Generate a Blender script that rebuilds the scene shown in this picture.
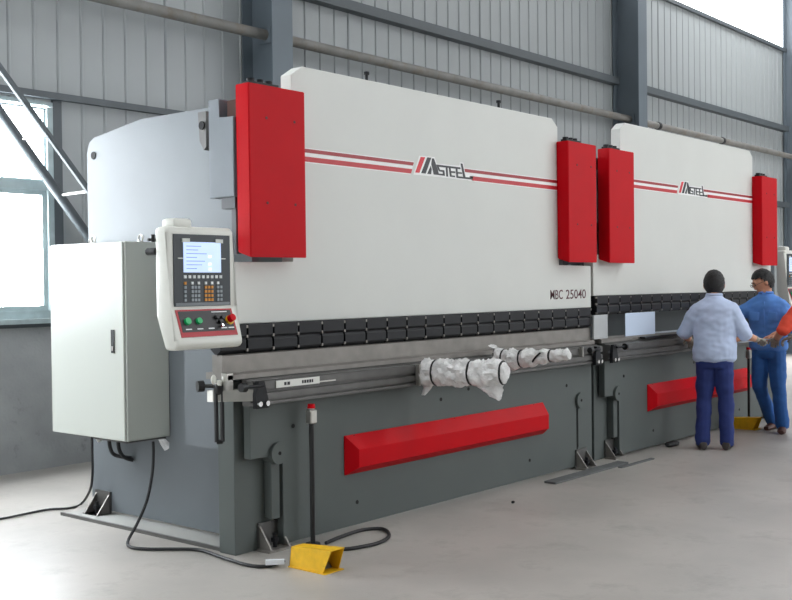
import bpy, bmesh, math, random
from mathutils import Vector, Matrix, noise
random.seed(7)
for o in list(bpy.data.objects): bpy.data.objects.remove(o)
scene = bpy.context.scene
COL = scene.collection

# ------------------------------------------------------------------ camera
FPX, YAW, PITCH, ROLL = 1078.5, 0.87358, 0.0143, -0.01168
CAM = Vector((-4.37, -4.92, 1.65))
FWD = Vector((math.sin(YAW)*math.cos(PITCH), math.cos(YAW)*math.cos(PITCH), -math.sin(PITCH)))
_r = Vector((math.cos(YAW), -math.sin(YAW), 0)); _u = _r.cross(FWD)
RGT = _r*math.cos(ROLL) + _u*math.sin(ROLL); UPV = _u*math.cos(ROLL) - _r*math.sin(ROLL)
cd = bpy.data.cameras.new('camera'); cam = bpy.data.objects.new('camera', cd); COL.objects.link(cam)
cd.sensor_fit = 'HORIZONTAL'; cd.sensor_width = 36; cd.lens = FPX/792*36; cd.clip_end = 200
M = Matrix.Identity(4)
for i in range(3):
    M[i][0], M[i][1], M[i][2], M[i][3] = RGT[i], UPV[i], -FWD[i], CAM[i]
cam.matrix_world = M
scene.camera = cam
def ray(x, y): return FWD + RGT*((x-396)/FPX) - UPV*((y-300)/FPX)
def aty(x, y, Y): d = ray(x, y); return CAM + d*((Y-CAM.y)/d.y)
def atx(x, y, X): d = ray(x, y); return CAM + d*((X-CAM.x)/d.x)
def atz(x, y, z=0.): d = ray(x, y); return CAM + d*((z-CAM.z)/d.z)

# ------------------------------------------------------------------ world, light, exposure
vs = scene.view_settings
vs.view_transform = 'Standard'; vs.look = 'None'; vs.gamma = 1; vs.use_curve_mapping = False
vs.exposure = 0.0
w = bpy.data.worlds.new('overcast_sky'); scene.world = w; w.use_nodes = True
w.node_tree.nodes['Background'].inputs[0].default_value = (0.86, 0.93, 1.0, 1)
w.node_tree.nodes['Background'].inputs[1].default_value = 1.0
LEFT_DOOR_W, RIGHT_DOOR_W = 135, 260
ROOF_AND_FILL, WINDOW_GLOW, STRIP_GLOW, FRONT_GLOW = 9.0, 25.0, 3.5, 2.0
def area(name, loc, aim, sx, sy, watts, col):
    l = bpy.data.lights.new(name, 'AREA'); l.shape = 'RECTANGLE'; l.size = sx; l.size_y = sy
    l.energy = watts; l.color = col
    o = bpy.data.objects.new(name, l); COL.objects.link(o); o.location = loc
    o.rotation_euler = Vector(aim).to_track_quat('-Z', 'Y').to_euler(); return o
# daylight coming in through the open doorways of the hall
area('left_doorway_daylight', (-6.93, 1.9, 2.0), (1, 0, 0), 3.4, 3.9, LEFT_DOOR_W, (0.95, 0.98, 1.0))
area('back_doorway_daylight', (16.2, 3.83, 1.4), (0, -1, 0), 5.0, 2.7, RIGHT_DOOR_W, (1.0, 1.0, 1.0))

# ------------------------------------------------------------------ materials
def lin(c): return tuple(((v/255)/12.92 if v/255 <= .04045 else ((v/255+.055)/1.055)**2.4) for v in c)
MATS = {}
def mat(name, rgb, rough=.5, metal=0., noise_amt=0., scale=8., bump=0., bscale=40., emit=0., alpha=1., coat=0., spec=.5, trans=0., dirt=None):
    if name in MATS: return MATS[name]
    m = bpy.data.materials.new(name); m.use_nodes = True; nt = m.node_tree
    b = nt.nodes['Principled BSDF']; c = lin(rgb)
    b.inputs['Base Color'].default_value = (*c, 1); b.inputs['Roughness'].default_value = rough
    b.inputs['Metallic'].default_value = metal; b.inputs['Specular IOR Level'].default_value = spec
    if coat: b.inputs['Coat Weight'].default_value = coat; b.inputs['Coat Roughness'].default_value = .15
    if trans: b.inputs['Transmission Weight'].default_value = trans
    if emit:
        b.inputs['Emission Color'].default_value = (*c, 1); b.inputs['Emission Strength'].default_value = emit
    if alpha < 1: b.inputs['Alpha'].default_value = alpha
    tc = nt.nodes.new('ShaderNodeTexCoord')
    if noise_amt:
        n = nt.nodes.new('ShaderNodeTexNoise'); n.inputs['Scale'].default_value = scale; n.inputs['Detail'].default_value = 6
        nt.links.new(tc.outputs['Object'], n.inputs['Vector'])
        mp = nt.nodes.new('ShaderNodeMapRange'); mp.inputs[1].default_value = .3; mp.inputs[2].default_value = .7
        mp.inputs[3].default_value = 1-noise_amt; mp.inputs[4].default_value = 1+noise_amt
        nt.links.new(n.outputs['Fac'], mp.inputs[0])
        mx = nt.nodes.new('ShaderNodeMix'); mx.data_type = 'RGBA'; mx.blend_type = 'MULTIPLY'; mx.inputs[0].default_value = 1
        mx.inputs[6].default_value = (*c, 1); nt.links.new(mp.outputs[0], mx.inputs[7])
        out = mx.outputs[2]
        if dirt:
            n2 = nt.nodes.new('ShaderNodeTexNoise'); n2.inputs['Scale'].default_value = dirt[1]; n2.inputs['Detail'].default_value = 8
            n2.inputs['Roughness'].default_value = .7
            nt.links.new(tc.outputs['Object'], n2.inputs['Vector'])
            r2 = nt.nodes.new('ShaderNodeMapRange'); r2.inputs[1].default_value = dirt[2]; r2.inputs[2].default_value = dirt[3]
            nt.links.new(n2.outputs['Fac'], r2.inputs[0])
            m2 = nt.nodes.new('ShaderNodeMix'); m2.data_type = 'RGBA'; m2.inputs[7].default_value = (*lin(dirt[0]), 1)
            nt.links.new(out, m2.inputs[6]); nt.links.new(r2.outputs[0], m2.inputs[0]); out = m2.outputs[2]
        nt.links.new(out, b.inputs['Base Color'])
    if bump:
        n = nt.nodes.new('ShaderNodeTexNoise'); n.inputs['Scale'].default_value = bscale; n.inputs['Detail'].default_value = 5
        nt.links.new(tc.outputs['Object'], n.inputs['Vector'])
        bp = nt.nodes.new('ShaderNodeBump'); bp.inputs['Strength'].default_value = bump; bp.inputs['Distance'].default_value = .02
        nt.links.new(n.outputs['Fac'], bp.inputs['Height']); nt.links.new(bp.outputs[0], b.inputs['Normal'])
    MATS[name] = m; return m
ram_white = mat('ram_white', (212, 213, 208), .42, noise_amt=.02, scale=2)
bed_grey = mat('bed_grey', (90, 96, 94), .5, noise_amt=.03, scale=3, spec=.3)
side_grey = mat('side_grey', (108, 114, 119), .5, noise_amt=.04, scale=2.5)
block_grey = mat('block_grey', (116, 123, 130), .5, noise_amt=.04, scale=4)
red = mat('guard_red', (192, 4, 20), .38, noise_amt=.03, scale=4, spec=.1)
black = mat('black_steel', (20, 21, 25), .45, noise_amt=.15, scale=12, spec=.3)
blackp = mat('black_plastic', (20, 20, 22), .4)
steel = mat('bright_steel', (190, 188, 182), .32, metal=.85, noise_amt=.08, scale=15)
dsteel = mat('tool_steel', (132, 128, 123), .45, metal=.5, noise_amt=.12, scale=9)
chrome = mat('chrome', (225, 225, 225), .15, metal=1)
rail_m = mat('rail_steel', (98, 97, 95), .42, metal=.45, noise_amt=.12, scale=10)
cab_white = mat('cabinet_white', (200, 204, 197), .32, coat=.2)
pend_white = mat('pendant_white', (218, 218, 210), .4)
yellow = mat('pedal_yellow', (226, 176, 10), .5, noise_amt=.1, scale=18, dirt=((120, 90, 30), 30, .62, .75))
rubber = mat('black_rubber', (22, 22, 24), .55)
col_grey = mat('column_paint', (100, 110, 118), .5, noise_amt=.06, scale=2)
purlin_grey = mat('girt_paint', (80, 86, 90), .5, noise_amt=.06, scale=3)
pipe_m = mat('dusty_pipe', (124, 122, 118), .6, noise_amt=.15, scale=5, dirt=((112, 98, 82), 8, .5, .8))
sheet_grey = mat('sheet_panel', (158, 162, 163), .42, noise_amt=.03, scale=1.2)
plaster = mat('plaster_grey', (158, 160, 161), .9, noise_amt=.14, scale=2.2, bump=.25, bscale=30, dirt=((112, 114, 116), 5, .6, .8))
frame_m = mat('window_frame_paint', (168, 182, 184), .5, noise_amt=.1, scale=10)
glow = mat('daylight_glass', (244, 250, 255), .2, emit=WINDOW_GLOW)
strip_glow = mat('daylight_strip', (250, 252, 255), .3, emit=STRIP_GLOW)
roof_glow = mat('roof_and_fill_sheet', (248, 251, 253), .3, emit=ROOF_AND_FILL)
floor_m = mat('concrete_floor', (164, 159, 153), .42, noise_amt=.14, scale=1.3, bump=.06, bscale=60, dirt=((142, 137, 131), 2.6, .52, .75), spec=.4)
bag_m = mat('cloudy_plastic', (232, 231, 230), .2, noise_amt=.2, scale=14, bump=.5, bscale=38)
skin_m = mat('skin', (208, 152, 122), .55)
hair_m = mat('black_hair', (16, 14, 15), .5, bump=.6, bscale=160)
board_m = mat('dark_board', (92, 94, 94), .7, noise_amt=.2, scale=8)

# ------------------------------------------------------------------ mesh helpers
class MB:
    def __init__(s): s.bm = bmesh.new()
    def poly(s, verts, faces):
        vs_ = [s.bm.verts.new(v) for v in verts]
        for f in faces:
            try: s.bm.faces.new([vs_[i] for i in f])
            except ValueError: pass
        return vs_
    def box(s, x0, x1, y0, y1, z0, z1, bev=0., seg=1):
        v = s.poly([(x, y, z) for x in (x0, x1) for y in (y0, y1) for z in (z0, z1)],
                   [(0, 1, 3, 2), (4, 6, 7, 5), (0, 4, 5, 1), (2, 3, 7, 6), (0, 2, 6, 4), (1, 5, 7, 3)])
        if bev:
            es = list({e for q in v for e in q.link_edges})
            bmesh.ops.bevel(s.bm, geom=es, offset=bev, segments=seg, affect='EDGES', profile=.5)
        return s
    def prism(s, pts, axis, a, b, bev=0., seg=1):
        """pts: 2D outline; axis: extruded axis 'x' (pts = y,z), 'y' (pts = x,z) or 'z' (pts = x,y)"""
        def mk(p, t): return {'x': (t, p[0], p[1]), 'y': (p[0], t, p[1]), 'z': (p[0], p[1], t)}[axis]
        n = len(pts)
        v = s.poly([mk(p, a) for p in pts] + [mk(p, b) for p in pts],
                   [tuple(range(n)), tuple(range(2*n-1, n-1, -1))] + [(i, i+n, (i+1) % n+n, (i+1) % n) for i in range(n)])
        if bev:
            es = list({e for q in v for e in q.link_edges})
            bmesh.ops.bevel(s.bm, geom=es, offset=bev, segments=seg, affect='EDGES', profile=.5)
        return s
    def cyl(s, p0, p1, r0, r1=None, n=16):
        p0, p1 = Vector(p0), Vector(p1); r1 = r0 if r1 is None else r1
        d = (p1-p0).normalized(); a = d.orthogonal().normalized(); b = d.cross(a)
        vv = []
        for p, r in ((p0, r0), (p1, r1)):
            for i in range(n):
                t = 2*math.pi*i/n; vv.append(p + a*math.cos(t)*r + b*math.sin(t)*r)
        s.poly(vv, [tuple(range(n)), tuple(range(2*n-1, n-1, -1))] + [(i, i+n, (i+1) % n+n, (i+1) % n) for i in range(n)])
        return s
    def tube(s, pts, rad, n=8, closed=False):
        pts = [Vector(p) for p in pts]; N = len(pts)
        rr = rad if isinstance(rad, (list, tuple)) else [rad]*N
        prev = None; rings = []
        for i, p in enumerate(pts):
            if closed: t = (pts[(i+1) % N]-pts[i-1]).normalized()
            else: t = (pts[min(i+1, N-1)]-pts[max(i-1, 0)]).normalized()
            if prev is None: a = t.orthogonal().normalized()
            else:
                a = prev - t*prev.dot(t); a = a.normalized() if a.length > 1e-6 else t.orthogonal().normalized()
            prev = a; b = t.cross(a)
            rings.append([p + (a*math.cos(2*math.pi*k/n)+b*math.sin(2*math.pi*k/n))*rr[i] for k in range(n)])
        fs = []
        for i in range(N if closed else N-1):
            for k in range(n):
                j = (i+1) % N; fs.append((i*n+k, i*n+(k+1) % n, j*n+(k+1) % n, j*n+k))
        if not closed: fs += [tuple(range(n-1, -1, -1)), tuple(range((N-1)*n, N*n))]
        s.poly([v for r in rings for v in r], fs); return s
    def loft(s, rings, n=18):
        """rings: (centre, axisA vector, axisB vector); closed with caps"""
        vv = []; N = len(rings)
        for c, a, b in rings:
            c, a, b = Vector(c), Vector(a), Vector(b)
            for k in range(n):
                t = 2*math.pi*k/n; vv.append(c + a*math.cos(t) + b*math.sin(t))
        fs = [(i*n+k, i*n+(k+1) % n, (i+1)*n+(k+1) % n, (i+1)*n+k) for i in range(N-1) for k in range(n)]
        fs += [tuple(range(n-1, -1, -1)), tuple(range((N-1)*n, N*n))]
        s.poly(vv, fs); return s
    def ball(s, c, rx, ry, rz, ax=None, u=16, v=10):
        c = Vector(c); ax = ax or (Vector((1, 0, 0)), Vector((0, 1, 0)), Vector((0, 0, 1)))
        rings = []
        for i in range(v+1):
            ph = math.pi*i/v; q = max(math.sin(ph), .02)
            rings.append((c - ax[2]*(math.cos(ph)*rz), ax[0]*(rx*q), ax[1]*(ry*q)))
        return s.loft(rings, u)
    def build(s, name, m, parent=None, smooth=False, loc=None):
        bmesh.ops.recalc_face_normals(s.bm, faces=s.bm.faces)
        me = bpy.data.meshes.new(name); s.bm.to_mesh(me); s.bm.free()
        me.materials.append(m)
        if smooth:
            for p in me.polygons: p.use_smooth = True
            try: me.set_sharp_from_angle(angle=math.radians(40))
            except Exception: pass
        o = bpy.data.objects.new(name, me); COL.objects.link(o)
        if parent: o.parent = parent
        if loc: o.location = loc
        return o
def thing(name, label, cat, loc=(0, 0, 0), rz=0., group=None):
    o = bpy.data.objects.new(name, None); COL.objects.link(o); o.location = loc; o.rotation_euler.z = rz
    o.empty_display_size = .1; o['label'] = label; o['category'] = cat
    if group: o['group'] = group
    return o
def tag(o, label, cat, group=None):
    o['label'] = label; o['category'] = cat
    if group: o['group'] = group
    return o
def struct(o): o['kind'] = 'structure'; return o
def inst(src, name, parent, loc=(0, 0, 0)):
    o = bpy.data.objects.new(name, src.data); COL.objects.link(o); o.parent = parent; o.location = loc; return o
def smooth_path(pts, k=6):
    pts = [Vector(p) for p in pts]; out = []
    P = [pts[0]]+pts+[pts[-1]]
    for i in range(1, len(P)-2):
        for j in range(k):
            t = j/k; a, b, c, d = P[i-1], P[i], P[i+1], P[i+2]
            out.append(.5*((2*b)+(-a+c)*t+(2*a-5*b+4*c-d)*t*t+(-a+3*b-3*c+d)*t**3))
    out.append(pts[-1]); return out
def text_mesh(name, s, m, parent, x0, x1, zb, zt, y):
    cu = bpy.data.curves.new(name, 'FONT'); cu.body = s; cu.size = 1; cu.resolution_u = 3; cu.offset = .006
    t = bpy.data.objects.new(name, cu); COL.objects.link(t); dg = bpy.context.evaluated_depsgraph_get()
    me = bpy.data.meshes.new_from_object(t.evaluated_get(dg)); bpy.data.objects.remove(t); bpy.data.curves.remove(cu)
    xs = [v.co.x for v in me.vertices]; ys = [v.co.y for v in me.vertices]
    ax, bx_, ay, by = min(xs), max(xs), min(ys), max(ys)
    for v in me.vertices:
        v.co = Vector((x0+(v.co.x-ax)/(bx_-ax)*(x1-x0), y, zb+(v.co.y-ay)/(by-ay)*(zt-zb)))
    bm = bmesh.new(); bm.from_mesh(me)
    r = bmesh.ops.extrude_face_region(bm, geom=bm.faces[:])
    bmesh.ops.translate(bm, verts=[g for g in r['geom'] if isinstance(g, bmesh.types.BMVert)], vec=(0, .0012, 0))
    bmesh.ops.recalc_face_normals(bm, faces=bm.faces); bm.to_mesh(me); bm.free()
    me.materials.clear(); me.materials.append(m)
    o = bpy.data.objects.new(name, me); COL.objects.link(o); o.parent = parent; return o

# ================================================================== SETTING
WY = 3.9
struct(MB().box(-7.2, 30, -14, 4.1, -.15, 0).build('floor', floor_m))
# lower masonry wall with the doorway behind the right press brake, metal sheets above
DX0, DX1, DZ = 13.6, 18.9, 2.85
wl = MB(); wl.box(-7.2, DX0, WY, 4.1, 0, 1.33); wl.box(DX1, 30, WY, 4.1, 0, 1.33)
wall_back = struct(wl.build('wall_back', plaster))
PW = .25; RIBX0 = .812 - 8*1.0
WX0, WX1, WZ0, WZ1 = -1.85, 1.24, 1.38, 3.36
STRIP0, STRIP1 = 6.78, 8.2
def panel_mesh(z0, z1, lap=False):
    b = MB()
    pts = [(0.0, 0.0), (.010, -.012), (.022, -.012), (.032, 0.0), (PW-.004 if not lap else PW-.014, 0.0), (PW-.004 if not lap else PW-.014, .03), (0, .03)]
    b.prism(pts, 'z', z0, z1)
    return b
cache = {}
n = 0
x = RIBX0
while x < 29.5:
    if WX0-.2 < x < WX1-.05: z0 = WZ1
    elif DX0-.1 < x < DX1: z0 = DZ
    else: z0 = 1.33
    lap = (round((x-RIBX0)/PW) % 11 == 5)
    key = (z0, lap)
    if key not in cache:
        o = panel_mesh(z0, STRIP0, lap).build('panel', sheet_grey, wall_back, loc=(x, WY, 0)); cache[key] = o
    else: o = inst(cache[key], 'panel', wall_back, (x, WY, 0))
    x += PW
# sill ledge on top of the masonry
struct(MB().box(-7.2, DX0, WY-.03, WY+.0, 1.30, 1.36).build('trim_1', purlin_grey))
# window
win = struct(MB().box(WX0, WX1, WY+.045, WY+.055, WZ0, WZ1).build('window_1', glow))
b = MB()
b.box(WX0, WX1, WY-.03, WY+.08, WZ0, WZ0+.07); b.box(WX0, WX1, WY-.03, WY+.08, WZ1-.035, WZ1)
b.box(WX1-.06, WX1, WY-.03, WY+.08, WZ0+.07, WZ1-.05); b.box(WX0, WX0+.06, WY-.03, WY+.08, WZ0+.07, WZ1-.05)
b.build('window_frame', frame_m, win)
MB().box(WX0+.06, WX1-.06, WY-.02, WY+.04, 2.55, 2.63).build('transom', frame_m, win)
for xa, xb in ((.235, .275), (-.78, -.74)):
    MB().box(xa, xb, WY-.015, WY+.04, WZ0+.07, 2.55).build('mullion', frame_m, win)
for xa, xb, za, zb in ((.275, 1.18, 1.45, 2.55), (-.74, .235, 1.45, 2.55), (-1.79, -.78, 1.45, 2.55), (-1.79, 1.18, 2.63, 3.31)):
    q = MB(); t = .045 if zb < 3 else .02
    q.box(xa, xa+t, WY, WY+.045, za, zb); q.box(xb-t, xb, WY, WY+.045, za, zb)
    q.box(xa+t, xb-t, WY, WY+.045, za, za+t); q.box(xa+t, xb-t, WY, WY+.045, zb-t, zb)
    q.build('sash', frame_m, win)
MB().box(WX0-.05, WX1+.06, WY-.09, WY+.02, WZ0-.045, WZ0).build('window_sill', frame_m, win)
b = MB(); b.box(WX1, WX1+.09, WY-.035, WY+.03, WZ0-.02, WZ1+.05); b.build('casing', purlin_grey, win)
# daylight strip high on the back wall
strip = struct(MB().box(-7, 29.5, WY+.01, WY+.02, STRIP0, STRIP1).build('window_2', strip_glow))
MB().box(-7, 29.5, WY-.06, WY+.03, STRIP0-.05, STRIP0+.02).build('window_sill', purlin_grey, strip)
struct(MB().box(-7.2, 30, WY, WY+.1, STRIP1, 9.0).build('trim_2', sheet_grey))
# doorway frame (behind the right press brake)
b = MB(); b.box(DX0-.08, DX0, WY-.04, WY+.1, 0, DZ); b.box(DX1, DX1+.08, WY-.04, WY+.1, 0, DZ); b.box(DX0-.08, DX1+.08, WY-.04, WY+.1, DZ-.02, DZ+.08)
struct(b.build('door_1', purlin_grey))
# other walls and the roof (outside the picture)
b = MB(); b.box(-7.3, -7.2, -14, .1, 0, 9); b.box(-7.3, -7.2, 3.7, 4.1, 0, 9); b.box(-7.3, -7.2, .1, 3.7, 4.1, 9)
struct(b.build('wall_left', sheet_grey))
struct(MB().box(30, 30.1, -14, 4.1, 0, 9).build('wall_right', sheet_grey))
struct(MB().box(-7.2, 30, -14.1, -14, 0, 9).build('wall_front', sheet_grey))
front_glow = mat('front_window_glass', (250, 252, 255), .2, emit=FRONT_GLOW)
for k, xx in enumerate((3, 7.3, 11.6, 15.9, 20.2, 24.5)):
    wf = struct(MB().box(xx, xx+4, -13.99, -13.97, 1.4, 7.8).build('window_%d' % (k+3), front_glow))
    fr = MB(); fr.box(xx-.06, xx+4.06, -14, -13.94, 1.32, 1.4); fr.box(xx-.06, xx+4.06, -14, -13.94, 7.8, 7.88); fr.box(xx-.06, xx, -14, -13.94, 1.4, 7.8); fr.box(xx+4, xx+4.06, -14, -13.94, 1.4, 7.8)
    fr.build('window_frame', frame_m, wf)
ceil = struct(MB().box(-7.3, 30.1, -14.1, 4.1, 9.0, 9.1).build('ceiling', sheet_grey))
for x0, x1, y0, y1 in ((13.5, 19.3, 1.4, 3.2), (-4.3, -1.4, -2.6, 0.9), (3.5, 4.7, -13, -5), (9.5, 10.7, -13, -4), (15.5, 16.7, -13, -4), (21.5, 22.7, -13, -4)):  # panels over right wall and left floor are added only to brighten them
    MB().box(x0, x1, y0, y1, 8.96, 8.99).build('roof_and_fill_light', roof_glow, ceil)

# columns
def column(x0, label):
    t = thing('steel_column', label, 'column', (x0, 0, 0), group='steel columns along the back wall')
    MB().box(0, .30, 3.40, 3.416, 0, 9).build('front_flange', col_grey, t)
    MB().box(0, .30, 3.86, 3.876, 0, 9).build('back_flange', col_grey, t)
    MB().box(.14, .155, 3.416, 3.86, 0, 9).build('web', col_grey, t)
    MB().box(-.06, .36, 3.36, 3.89, 0, .02).build('base_plate', col_grey, t)
    return t
column(3.58, 'blue-grey steel column rising behind the left press brake')
column(11.84, 'blue-grey steel column behind the joint of the two press brakes')
column(19.62, 'blue-grey steel column past the far end of the right press brake')
# girts
def girt(name, x0, x1, z, label, y0=3.74, h=.115):
    b = MB(); b.prism([(y0, z), (y0, z+h), (y0+.012, z+h), (y0+.012, z+.012), (WY-.024, z+.012), (WY-.024, z)], 'x', x0, x1)
    return tag(b.build(name, purlin_grey), label, 'beam')
girt('wall_girt', 3.9, 11.83, 4.93, 'long steel girt above the left press brake between two columns')
girt('wall_girt', 12.16, 19.6, 4.93, 'long steel girt above the right press brake between two columns')
girt('wall_girt', -7, 3.57, 3.385, 'steel girt over the window', y0=3.81, h=.06)
girt('wall_girt', 3.9, 11.83, 3.36, 'steel girt half hidden behind the left press brake')
girt('wall_girt', 12.16, 19.6, 3.25, 'steel girt half hidden behind the right press brake')
# tie pipes
def pipe(x0, x1, label):
    t = thing('tie_pipe', label, 'pipe', (x0, 3.64, 4.36))
    MB().cyl((0, 0, 0), (x1-x0, 0, 0), .058, n=20).build('tube', pipe_m, t, smooth=True)
    for xx in (0.0, x1-x0-.016):
        MB().box(xx, xx+.016, -.09, .09, -.09, .09).build('end_plate', col_grey, t)
    return t
pipe(-4.2, 3.715, 'dusty round tie pipe over the window side of the wall')
pipe(3.74, 11.975, 'dusty round tie pipe above the left press brake')
t = pipe(12.0, 19.755, 'dusty round tie pipe above the right press brake')
for px in (658, 722):
    xx = aty(px, 130, 3.64).x-12.0; MB().cyl((xx-.04, 0, 0), (xx+.04, 0, 0), .068, n=18).build('coupling', black, t)
# laced diagonal brace in front of the window
br = thing('diagonal_brace', 'laced diagonal steel brace crossing in front of the window', 'brace', (0, 0, 0))
A0, A1 = aty(0, 68, 3.42), aty(88, 190, 3.42); dA = (A1-A0)/(A1.z-A0.z)
B0, B1 = aty(0, 112, 3.75), aty(88, 236, 3.75); dB = (B1-B0)/(B1.z-B0.z)
def onA(z): return A0 + dA*(z-A0.z)
def onB(z): return B0 + dB*(z-B0.z)
MB().tube([onA(8.2), onA(.25)], .032, 8).build('chord', purlin_grey, br)
MB().tube([onB(8.2), onB(.25)], .045, 12).build('chord', purlin_grey, br, smooth=True)
for z in (7.0, 6.5, 6.0, 5.5, 5.0, 4.5, 4.0, 3.47, 2.97, 2.50, 2.0, 1.5, 1.0):
    MB().tube([onB(z), onA(z+.02)], .014, 6).build('rung', steel, br)

# ================================================================== PRESS BRAKES
logo_w = mat('logo_white', (240, 240, 238), .4); logo_r = mat('logo_red', (214, 20, 40), .4)
logo_k = mat('logo_black', (28, 28, 34), .4); stripe_d = mat('stripe_dark_red', (158, 28, 38), .4); stripe_r = mat('stripe_red', (190, 26, 38), .4)
letter_m = mat('model_lettering', (84, 34, 40), .5)
hole_m = mat('dark_hole', (14, 14, 15), .8)
RY = .05
def lp(px, py): p = aty(404+px/9.9, 145+py/9.9, RY); return (p.x, p.z)
def plate(mb, pts, y, th=.0012): mb.prism(pts, 'y', y-th, y)
LOGO_BACK = [(150, 106), (302, 120), (322, 186), (545, 206), (550, 172), (586, 176), (608, 296), (684, 312), (674, 354), (92, 292)]
LOGO_RED = [[(163, 118), (207, 122), (150, 275), (108, 272)]]
LOGO_K = [[(228, 122), (268, 126), (212, 283), (168, 278)], [(274, 132), (294, 134), (332, 240), (345, 298), (292, 292), (268, 190)],
          [(262, 205), (272, 240), (266, 290), (228, 286)], [(318, 193), (555, 222), (558, 240), (328, 215)], [(318, 195), (335, 197), (355, 250), (338, 252)],
          [(340, 244), (394, 250), (398, 268), (346, 262)], [(378, 251), (397, 253), (403, 305), (386, 303)], [(330, 281), (398, 289), (402, 306), (336, 297)],
          [(410, 216), (428, 218), (434, 314), (416, 312)], [(440, 222), (458, 224), (470, 314), (452, 312)], [(456, 258), (505, 262), (507, 279), (458, 275)],
          [(452, 298), (502, 305), (504, 320), (454, 314)], [(508, 230), (525, 232), (535, 320), (516, 318)], [(523, 267), (570, 272), (573, 287), (525, 283)],
          [(516, 308), (668, 325), (669, 342), (518, 326)], [(558, 183), (576, 185), (606, 322), (584, 320)]]

def foot_bracket(t, x, y, face='y'):
    """angle foot with two gussets; the foot sticks out in -Y (or -X)"""
    def Bx(m, x0, x1, y0, y1, z0, z1):
        if face == 'y': m.box(x+x0, x+x1, y+y0, y+y1, z0, z1)
        else: m.box(x+y0, x+y1, y+x0, y+x1, z0, z1)
    m = MB(); Bx(m, -.09, .09, -.015, 0, .0, .17); f = m.build('foot_bracket', rail_m, t)
    m = MB(); Bx(m, -.11, .11, -.13, -.015, .0, .014); m.build('base_plate', dsteel, f)
    for s in (-.085, .07):
        m = MB()
        if face == 'y': m.prism([(y-.015, .014), (y-.12, .014), (y-.015, .15)], 'x', x+s, x+s+.014)
        else: m.prism([(x-.015, .014), (x-.12, .014), (x-.015, .15)], 'y', y+s, y+s+.014)
        m.build('gusset', dsteel, f)
    px, py = (x, y-.065) if face == 'y' else (x-.065, y)
    m = MB(); m.cyl((px, py, .014), (px, py, .1), .014, n=10); m.cyl((px, py, .05), (px, py, .075), .028, n=6); m.build('levelling_bolt', black, f)

def carriage(t, x, knob=1, name='stop_carriage'):
    """black carriage plate on the guide rail with two bright bolts and a knobbed rod"""
    m = MB(); m.prism([(x-.05, .915), (x+.05, .915), (x+.05, .97), (x+.02, 1.08), (x-.03, 1.08), (x-.05, 1.0)], 'y', -.145, -.115)
    c = m.build(name, black, t)
    for dx_ in (-.03, .03):
        q = MB(); q.cyl((x+dx_, -.165, .945), (x+dx_, -.145, .945), .016, n=10); q.build('bolt', chrome, c)
    q = MB(); q.cyl((x, -.16, 1.055), (x+.15*knob, -.16, 1.055), .01, n=8); q.build('rod', black, c)
    q = MB(); q.cyl((x+.15*knob, -.16, 1.055), (x+.185*knob, -.16, 1.055), .03, .026, n=14); q.build('knob', blackp, c)

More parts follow.
